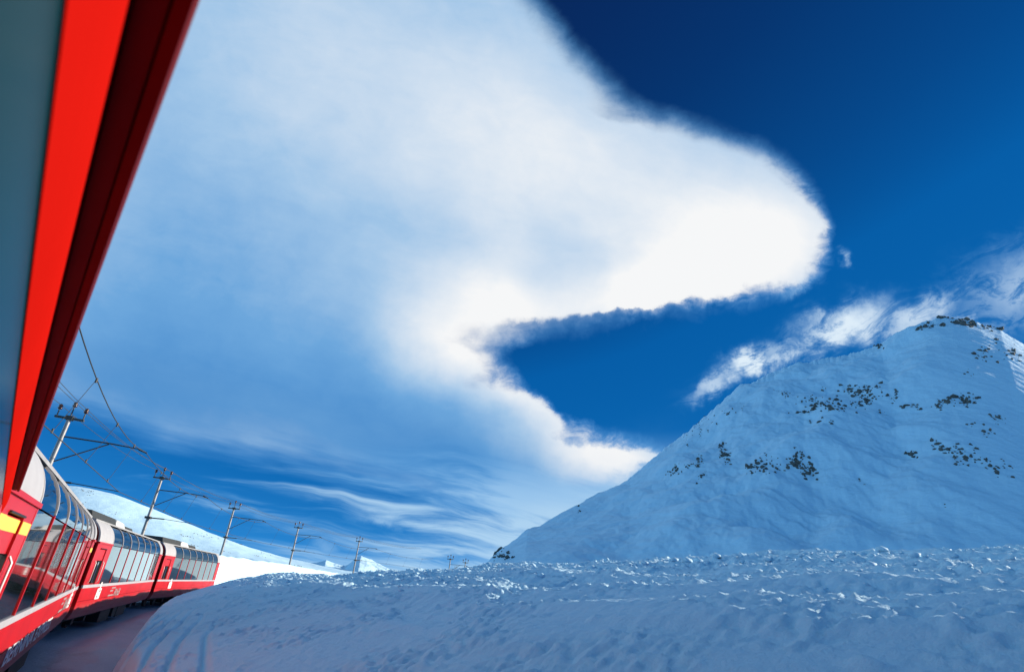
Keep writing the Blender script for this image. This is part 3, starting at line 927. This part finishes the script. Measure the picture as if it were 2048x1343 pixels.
def text_obj(name, body, size, sx, loc, m_, parent, shear=0.0, bold=0.0, width=None, height=None):
    c = bpy.data.curves.new(name, 'FONT'); c.body = body; c.size = size; c.extrude = 0.003; c.shear = shear; c.offset = bold
    c.resolution_u = 2
    c.materials.append(m_)
    tmp = bpy.data.objects.new('tmp', c); link(tmp)
    bpy.context.view_layer.update()
    me = bpy.data.meshes.new_from_object(tmp.evaluated_get(bpy.context.evaluated_depsgraph_get()))
    bpy.data.objects.remove(tmp); bpy.data.curves.remove(c)
    sy_ = 1.0
    if width:
        xs = [v.co.x for v in me.vertices]; ys = [v.co.y for v in me.vertices]
        sx = width / (max(xs) - min(xs)); sy_ = height / (max(ys) - min(ys))
    o = bpy.data.objects.new(name, me); link(o, parent)
    o.matrix_local = Matrix(((sx, 0, 0, loc[0]), (0, 0, -1, loc[1]), (0, sy_, 0, loc[2]), (0, 0, 0, 1)))
    return o


VEST, WIN0, WIN1, NB = 0.0, 2.2, 15.15, 7


def panorama_car(name, s0, label, group, stripe=False, lettering=False, logo=False, plate=2.6, plates_end=None):
    e = place_car(name, s0, label, group)
    # red lower body: both sides and floor in one tub, with a tuck-under
    prof = [(-1.24, 0.52), (-1.31, 0.72), (-HW, 0.86), (-HW, ZB - 0.03), (HW, ZB - 0.03), (HW, 0.86), (1.31, 0.72), (1.24, 0.52)]
    MB().prism(prof, 0, CL).build('body', MT['red'], e, 0.012)
    bs = MB()
    for sy in (-1, 1): bs.box(0.01, CL - 0.01, sy * (HW - 0.03), sy * (HW + 0.014), ZB - 0.028, ZB + 0.065)
    bs.build('belt_strip', MT['belt'], e)
    # seam line on the lower body
    sm = MB()
    for sy in (-1, 1): sm.box(0.02, CL - 0.02, sy * (HW - 0.01), sy * (HW + 0.006), 1.02, 1.032)
    sm.build('body_seam', MT['eave'], e)
    for sy in (-1, 1):
        # vestibule (first end) and plain end
        for (xa, xb, first) in ((0.0, WIN0, True), (WIN1, CL, False)):
            v = MB()
            if first:
                da, db = 0.55, 1.55
                v.box(xa, da, sy * (HW - 0.05), sy * HW, ZB + 0.065, ZC)
                v.box(db, xb, sy * (HW - 0.05), sy * HW, ZB + 0.065, ZC)
                v.box(da, db, sy * (HW - 0.05), sy * HW, ZC - 0.14, ZC)
                v.build('end_panel', MT['red'], e)
                for xh in (da - 0.10, db + 0.10):
                    MB().tube([(xh, sy * (HW + 0.002), ZB + 0.12), (xh, sy * (HW + 0.04), ZB + 0.18), (xh, sy * (HW + 0.04), ZB + 0.72), (xh, sy * (HW + 0.002), ZB + 0.78)], 0.014, 6).build('handrail', MT['silver'], e)
                d = MB().box(da + 0.03, db - 0.03, sy * (HW - 0.075), sy * (HW - 0.022), ZB + 0.07, ZC - 0.16).build('door', MT['red'], e, 0.01)
                MB().box(da + 0.24, db - 0.24, sy * (HW - 0.024), sy * (HW - 0.012), ZB + 0.10, ZC - 0.50).build('gasket', MT['gasket'], d, 0.05)
                MB().box(da + 0.29, db - 0.29, sy * (HW - 0.016), sy * (HW - 0.008), ZB + 0.14, ZC - 0.55).build('door_window', MT['glass'], d)
                if stripe:
                    MB().box(da + 0.03, db - 0.03, sy * (HW - 0.0215), sy * (HW - 0.0165), ZC - 0.30, ZC - 0.175).build('yellow_stripe', MT['yellow'], d)
                    MB().box(0.0, da - 0.02, sy * (HW + 0.0005), sy * (HW + 0.005), ZC - 0.30, ZC - 0.175).build('yellow_stripe', MT['yellow'], e)
                    MB().box(db + 0.02, WIN0 - 0.02, sy * (HW + 0.0005), sy * (HW + 0.005), ZC - 0.30, ZC - 0.175).build('yellow_stripe', MT['yellow'], e)
                MB().box(da + 0.03, db - 0.03, sy * (HW - 0.01), sy * (HW + 0.02), ZC - 0.145, ZC - 0.125).build('rain_strip', MT['gasket'], e)
            else:
                v.box(xa, xb, sy * (HW - 0.05), sy * HW, ZB + 0.065, ZC)
                v.build('end_panel', MT['red'], e)
                if stripe:
                    MB().box(xa + 0.05, xb - 0.02, sy * (HW + 0.0005), sy * (HW + 0.005), ZC - 0.30, ZC - 0.175).build('yellow_stripe', MT['yellow'], e)
            MB().box(xa - 0.0, xb, sy * (HW - 0.06), sy * (HW + 0.03), ZC + 0.001, ZC + 0.055).build('cantrail', MT['red'], e)
            MB().shell([(p[0], p[1] + 0.038) for p in section(sy)], xa, xb, 0.05).build('roof_end', MT['silver'], e)
        # panoramic bays
        pitch_ = (WIN1 - WIN0) / NB
        for k_ in range(NB):
            xa = WIN0 + k_ * pitch_ + 0.045; xb = WIN0 + (k_ + 1) * pitch_ - 0.045
            MB().box(xa, xb, sy * (HW - 0.045), sy * (HW - 0.012), ZB + 0.066, ZC).build('side_window', MT['glass'], e)
            MB().shell(section(sy), xa, xb, 0.03).build('roof_window', MT['glass'], e)
        for k_ in range(NB + 1):
            xc = WIN0 + k_ * pitch_
            MB().box(xc - 0.042, xc + 0.042, sy * (HW - 0.06), sy * (HW + 0.004), ZB + 0.066, ZC + 0.03).build('pillar', MT['red'], e)
            MB().shell([(p[0] + sy * 0.012, p[1] + 0.022) for p in section(sy)], xc - 0.036, xc + 0.036, 0.05).build('roof_rib', MT['silver'], e)
    # roof deck with gutters, end walls
    yr, zr_ = section(1)[-1]
    top = [(-yr - 0.03, zr_ + 0.02), (-yr - 0.03, zr_ + 0.07), (-0.6, zr_ + 0.115), (0, zr_ + 0.13), (0.6, zr_ + 0.115), (yr + 0.03, zr_ + 0.07), (yr + 0.03, zr_ + 0.02)]
    MB().prism(top, 0.0, CL).build('roof', MT['roof'], e)
    for xa, xb in ((0.02, 0.09), (CL - 0.09, CL - 0.02)):
        pe = [(-1.30, ZB)] + [(-1.30, ZC)] + [(p[0] + 0.03, p[1]) for p in section(-1)] + [(p[0] - 0.03, p[1]) for p in section(1)[::-1]] + [(1.30, ZC), (1.30, ZB)]
        MB().prism(pe, xa, xb).build('end_wall', MT['red'], e)
    # air-conditioning housings on the roof
    zt = zr_ + 0.10
    MB().box(1.3, 5.6, -0.62, 0.62, zt, zt + 0.30, 0.10).build('roof_unit', MT['unit'], e, 0.02)
    MB().add([(5.7, -0.55, zt), (8.1, -0.55, zt), (8.1, 0.55, zt), (5.7, 0.55, zt), (6.0, -0.5, zt + 0.30), (7.6, -0.5, zt + 0.26), (7.6, 0.5, zt + 0.26), (6.0, 0.5, zt + 0.30)],
             [(0, 3, 2, 1), (4, 5, 6, 7), (0, 1, 5, 4), (1, 2, 6, 5), (2, 3, 7, 6), (3, 0, 4, 7)]).build('roof_unit', MT['unit_light'], e, 0.02)
    MB().box(8.3, 10.4, -0.5, 0.5, zt, zt + 0.20, 0.08).build('roof_unit', MT['unit'], e, 0.02)
    # gangway
    g = MB()
    for k_ in range(4):
        g.box(CL + 0.03 + k_ * 0.27, CL + 0.03 + k_ * 0.27 + 0.17, -0.72 + 0.03 * (k_ % 2), 0.72 - 0.03 * (k_ % 2), 0.95, 3.05)
    g.box(CL + 0.0, CL + 1.10, -0.62, 0.62, 1.0, 2.95)
    g.build('gangway', MT['gasket'], e)
    # underframe boxes
    u = MB()
    u.box(0.3, CL - 0.3, -1.05, 1.05, 0.42, 0.53)
    u.box(5.2, 7.1, -1.18, 1.18, 0.10, 0.50); u.box(7.6, 8.4, -1.20, 1.20, 0.16, 0.50); u.box(8.9, 10.9, -1.15, 1.15, 0.08, 0.50)
    u.box(-0.05, 0.0, -0.5, 0.5, 0.55, 0.95); u.box(CL, CL + 0.05, -0.5, 0.5, 0.55, 0.95)
    u.build('underframe', MT['dark'], e)
    for xc in (2.6, CL - 2.6): bogie(e, xc)
    yo = -(HW + 0.006)
    if lettering:
        text_obj('lettering', 'BERNINA EXPRESS', 0.34, 1.0, (4.85, yo, 0.80), MT['white'], e, bold=0.006, width=6.0, height=0.25)
    if plate:
        p = MB().box(plate, plate + 0.62, -(HW + 0.022), -(HW + 0.002), 1.02, 1.36).build('info_plate', MT['white'], e)
        MB().box(plate + 0.26, plate + 0.40, -(HW + 0.020), -(HW + 0.004), 1.362, 1.56).build('hook', MT['white'], p)
        MB().box(plate + 0.30, plate + 0.52, -(HW + 0.026), -(HW + 0.0222), 1.25, 1.30).build('print', MT['print'], p)
        MB().box(plate + 0.12, plate + 0.34, -(HW + 0.026), -(HW + 0.0222), 1.07, 1.12).build('print', MT['print'], p)
    if logo:
        x0, xl = logo
        lg = MB()
        for q, (dx, dz, ln) in enumerate(((0.25, 0.30, 0.75), (0.12, 0.20, 0.5), (-0.05, 0.04, 0.95))):
            lg.add([(x0 + dx, yo, 1.0 + dz), (x0 + dx + ln, yo, 1.0 + dz), (x0 + dx + ln + 0.06, yo, 1.0 + dz + 0.05), (x0 + dx + 0.06, yo, 1.0 + dz + 0.05),
                    (x0 + dx, yo + 0.004, 1.0 + dz), (x0 + dx + ln, yo + 0.004, 1.0 + dz), (x0 + dx + ln + 0.06, yo + 0.004, 1.0 + dz + 0.05), (x0 + dx + 0.06, yo + 0.004, 1.0 + dz + 0.05)],
                   [(0, 1, 2, 3), (7, 6, 5, 4), (0, 4, 5, 1), (1, 5, 6, 2), (2, 6, 7, 3), (3, 7, 4, 0)])
        lo = lg.build('logo', MT['grey_mark'], e)
        text_obj('logo_text', 'RhB', 0.36, 2.0, (x0 + 0.95, yo, 1.03), MT['grey_mark'], lo, shear=0.2, bold=0.006)
    return e


GRP = 'red coaches of the panorama train'
panorama_car('train_coach', SA, 'nearest red panorama coach, with a yellow striped door and tall white lettering along its side', GRP, stripe=True, lettering=True, plate=14.1, logo=(11.9, 1.4))
panorama_car('train_coach', SA + CL + GAP, 'red panorama coach between two others, sunlit side with white plate and small grey logo', GRP, plate=2.3, logo=(4.6, 2.0))
panorama_car('train_coach', SA + 2 * (CL + GAP), 'farthest red panorama coach, its lower side sinking behind the snow bank', GRP, plate=2.6)


def own_coach():
    """the coach the picture is taken from: vertical side, red fascia and a projecting eave"""
    e = bpy.data.objects.new('train_coach', None); link(e)
    h = R(3.9); fw = Vector((math.sin(h), math.cos(h), -0.0076)).normalized()
    left = Vector((0, 0, 1)).cross(fw).normalized(); up = fw.cross(left)
    m_ = Matrix.Identity(4)
    for i in range(3):
        m_[i][0] = fw[i]; m_[i][1] = left[i]; m_[i][2] = up[i]
    W = HW; LAT = 0.08
    m_.translation = -Vector(left) * (-(W + LAT)) + Vector((0, 0, RAIL0))
    e.matrix_world = m_
    tag(e, 'closest coach at the left edge, red fascia and shade-darkened red eave seen from below', 'train car', GRP)
    x0, x1 = -10.2, 5.86
    H = -RAIL0                                   # eye height over the rail
    zg, zf = H + LAT / 0.2635, H + LAT / 0.170   # top of the glass, top of the fascia
    prof = [(-1.25, 0.52), (-W, 0.80), (-W, 1.42), (W, 1.42), (W, 0.80), (1.25, 0.52)]
    MB().prism(prof, x0, x1).build('body', MT['red'], e, 0.012)
    b = MB()
    for sy in (-1, 1): b.box(x0 + .01, x1 - .01, sy * (W - 0.03), sy * (W + 0.012), 1.421, 1.50)
    b.build('belt_strip', MT['belt'], e)
    for sy in (-1, 1):
        # fascia over the windows, gently crowned
        n = 9; pr = []
        for i in range(n):
            f = i / (n - 1); pr.append((sy * (W + 0.010 * math.sin(f * math.pi)), zg + (zf - zg) * f))
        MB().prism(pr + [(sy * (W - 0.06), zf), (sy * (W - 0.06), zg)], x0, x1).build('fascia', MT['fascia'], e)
        # eave: underside with two grooves and a rounded lip
        ee = LAT - 0.065 * LAT / 0.17
        ye = W + ee
        pr = [(W - 0.06, zf + 0.001), (W + ee * 0.06, zf + 0.001), (W + ee * 0.06, zf + 0.006), (W + ee * 0.10, zf + 0.006), (W + ee * 0.10, zf - 0.001),
              (W + ee * 0.60, zf - 0.001), (W + ee * 0.60, zf + 0.006), (W + ee * 0.66, zf + 0.006), (W + ee * 0.66, zf - 0.003), (W + ee * 0.92, zf - 0.006),
              (ye - 0.003, zf - 0.006), (ye, zf + 0.0), (ye, zf + 0.016), (ye - 0.006, zf + 0.022), (W - 0.06, zf + 0.045)]
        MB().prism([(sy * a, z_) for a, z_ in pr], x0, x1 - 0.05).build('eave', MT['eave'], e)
        wins = [(x0 + 1.6 + k_ * 1.95, x0 + 1.6 + k_ * 1.95 + 1.78) for k_ in range(7)]
        for xa, xb in wins:
            if sy < 0 and xa < 4.6 and xb > -1.0: continue
            MB().box(xa, xb, sy * (W - 0.04), sy * (W - 0.002), 1.502, zg).build('side_window', MT['own_glass'], e)
        if sy < 0:
            # one long pane beside the viewer
            MB().box(wins[4][0], wins[6][1], sy * (W - 0.04), sy * (W - 0.002), 1.502, zg).build('side_window', MT['own_glass'], e)
        p = MB()
        edges = [x0] + [q for w in wins for q in w] + [x1]
        if sy < 0: edges = [x0] + [q for w in wins[:4] for q in w] + [wins[4][0], wins[6][1]] + [x1]
        for i in range(0, len(edges), 2):
            MB().box(edges[i] + 0.002, edges[i + 1] - 0.002, sy * (W - 0.06), sy * W, 1.502, zg).build('pillar', MT['red'], e)
    # curved upper body over the ledge, then the roof deck
    up_c = lambda sy: [(p[0], p[1] - ZC + zf + 0.05) for p in section(sy)]
    for sy in (-1, 1):
        for xa, xb, nm, mt in ((x0, x0 + 2.2, 'roof_end', 'silver'), (x0 + 2.2, x1 - 2.2, 'roof_window', 'glass'), (x1 - 2.2, x1, 'roof_end', 'silver')):
            MB().shell(up_c(sy), xa, xb, 0.04).build(nm, MT[mt], e)
    yr, zr_ = up_c(1)[-1]
    top = [(-yr - 0.03, zr_ + 0.02), (-yr - 0.03, zr_ + 0.07), (-0.6, zr_ + 0.115), (0, zr_ + 0.13), (0.6, zr_ + 0.115), (yr + 0.03, zr_ + 0.07), (yr + 0.03, zr_ + 0.02)]
    MB().prism(top, x0, x1).build('roof', MT['roof'], e)
    for xa, xb in ((x0 + 0.01, x0 + 0.08), (x1 - 0.08, x1 - 0.01)):
        MB().box(xa, xb, -W + 0.061, W - 0.061, 1.43, zf + 0.04).build('end_wall', MT['red'], e)
    g = MB()
    for k_ in range(4): g.box(x1 + 0.03 + k_ * 0.26, x1 + 0.19 + k_ * 0.26, -0.7, 0.7, 0.95, 3.0)
    g.build('gangway', MT['gasket'], e)
    u = MB(); u.box(x0 + .3, x1 - .3, -1.05, 1.05, 0.42, 0.53); u.box(-4.5, -2.3, -1.15, 1.15, 0.1, 0.5); u.box(-1.8, 0.3, -1.15, 1.15, 0.12, 0.5)
    u.build('underframe', MT['dark'], e)
    for xc in (x0 + 2.6, x1 - 2.6): bogie(e, xc)


own_coach()

# ------------------------------------------------------------------ catenary masts
SP1, DSP, DP = 35.1486, 18.7526, 3.73435
HP, HA, HS, LA, HC = 8.42, 7.47, 6.255, 3.39, 5.38
LC = 3.2


def mast():
    e = bpy.data.objects.new('catenary_mast', None); link(e)
    MB().tube([(0, 0, -0.4), (0, 0, 3.0), (0, 0, HP)], [0.15, 0.13, 0.095], 12).build('pole', MT['steel'], e)
    m_ = MB()
    m_.box(-0.10, 0.10, -0.62, 0.62, HP - 0.10, HP - 0.01); m_.box(-0.15, 0.15, -0.15, 0.15, HP - 0.14, HP + 0.06)
    m_.build('crossbar', MT['steel_dark'], e)
    for dy, up in ((-0.56, 0.0), (0.0, 0.22), (0.56, 0.0)):
        MB().tube([(0, dy, HP - 0.02), (0, dy, HP + 0.34 + up)], 0.03, 6).build('insulator_pin', MT['steel_dark'], e)
        z = HP + 0.30 + up
        MB().lathe([(0.04, z), (0.10, z + 0.03), (0.11, z + 0.09), (0.06, z + 0.11), (0.10, z + 0.16), (0.09, z + 0.21), (0.04, z + 0.27)], 0, dy, 10).build('insulator', MT['insul'], e)
    # local +y is left of the line; the brackets reach right over the track
    MB().tube([(0, -0.08, HA), (0, -LA * 0.62, HA + 0.02), (0, -LA, HA - 0.02)], [0.036, 0.036, 0.026], 8).build('bracket_arm', MT['steel_dark'], e)
    MB().tube([(0, -0.1, HS), (0, -LA * 0.60, HA - 0.02)], 0.032, 6).build('bracket_strut', MT['steel_dark'], e)
    MB().tube([(0, -LA + 0.02, HA - 0.03), (0, -LA - 0.38, HA - 0.16)], [0.06, 0.035], 8).build('arm_clamp', MT['steel_dark'], e)
    MB().tube([(0, -0.1, HC), (0, -1.15, HC + 0.02)], 0.045, 8).build('steady_insulator', MT['steel_dark'], e)
    MB().tube([(0, -1.15, HC + 0.02), (0, -LC, HC - 0.06)], 0.022, 6).build('steady_arm', MT['steel_dark'], e)
    MB().box(-0.2, 0.2, -0.2, 0.2, HC - 0.08, HC + 0.08).build('clamp_collar', MT['steel_dark'], e)
    return e


def copy_tree(o, parent=None):
    c = o.copy(); COL.objects.link(c); c.parent = parent
    for ch in o.children: copy_tree(ch, c)
    return c


proto = mast()
MG = 'overhead line masts beside the track'
mast_s = [SP1 + i * DSP for i in range(-1, 5)]
mast_l = ['mast hidden behind the eave of the near coach, only its bracket tip showing',
          'tallest mast, rising behind the roof of the nearest panorama coach',
          'second tallest mast, standing behind the middle panorama coach against the hill',
          'mast on the snowy hill just beyond the farthest coach',
          'mast low on the white hillside, midway between the farthest coach and the sunlit peak',
          'mast in front of the small sunlit distant peak']
for i, s in enumerate(mast_s):
    o = proto if i == 0 else copy_tree(proto)
    x, y, z = rail(s, -DP)
    o.location = (float(x), float(y), float(z)); o.rotation_euler = (0, 0, math.pi / 2 - float(np.interp(s, _S, _ths)))
    tag(o, mast_l[i], 'mast', MG)
for (px, py, dist, sc_, label) in ((901, 1117, 116, 1.0, 'small dark mast standing alone over the snow crest left of the mountain foot'),
                                   (931, 1124, 126, 1.0, 'small dark mast nearest to the mountain foot'),
                                   (912, 1134.5, 240, 1.0, 'tiny mast top between the two small dark masts'),
                                   (873, 1140, 300, 1.0, 'tiny mast top left of the two small dark masts'),
                                   (755, 1141, 250, 1.0, 'tiny mast top under the sunlit distant peak')):
    a, el = pick(px, py)
    o = copy_tree(proto); zt = dist * math.tan(R(el))
    o.location = (dist * math.sin(R(a)), dist * math.cos(R(a)), zt - HP); o.rotation_euler = (0, 0, math.pi / 2 - R(a + 25))
    tag(o, label, 'mast', MG)


# wires
def wire_between(name, pts_s, off_, dz, sag, rad, label, sub=14, droppers=None):
    P = []
    for a, b in zip(pts_s[:-1], pts_s[1:]):
        pa = np.array([float(q) for q in rail(a, off_, dz)]); pb = np.array([float(q) for q in rail(b, off_, dz)])
        for k_ in range(sub):
            t_ = k_ / sub; q = pa + (pb - pa) * t_; q[2] -= sag * 4 * t_ * (1 - t_); P.append(tuple(q))
    P.append(tuple(float(q) for q in rail(pts_s[-1], off_, dz)))
    o = MB().tube(P, rad, 5).build(name, MT['wire'])
    tag(o, label, 'wire', 'overhead wires of the railway')
    return o, P


ws = [SP1 + i * DSP for i in range(-3, 6)]
mo, MP_ = wire_between('messenger_wire', ws, -DP + LA + 0.30, HA - 0.12, 0.55, 0.018, 'upper wire hung from the tips of the mast brackets over the train')
co, CP_ = wire_between('contact_wire', ws, -DP + LC, HC - 0.08, 0.0, 0.016, 'straight lower wire held by the thin steady arms of the masts')
for i, (a, b) in enumerate(zip(MP_, CP_)):
    if i % 14 in (3, 7, 11):
        MB().tube([a, b], 0.008, 4).build('dropper', MT['wire'], mo)
        MB().tube([(a[0], a[1], a[2] + 0.04), (a[0], a[1], a[2] - 0.10)], 0.035, 6).build('clip', MT['wire'], mo)
        MB().tube([(b[0], b[1], b[2] + 0.10), (b[0], b[1], b[2] - 0.03)], 0.03, 6).build('clip', MT['wire'], mo)
for dy, up, lab in ((0.56, 0.0, 'left feeder wire on the outer insulators of the mast tops'), (0.0, 0.22, 'middle feeder wire on the raised insulators of the mast tops'), (-0.56, 0.0, 'right feeder wire on the track side insulators of the mast tops')):
    wire_between('feeder_wire', ws, -DP - dy, HP + 0.52 + up, 0.30, 0.013, lab)
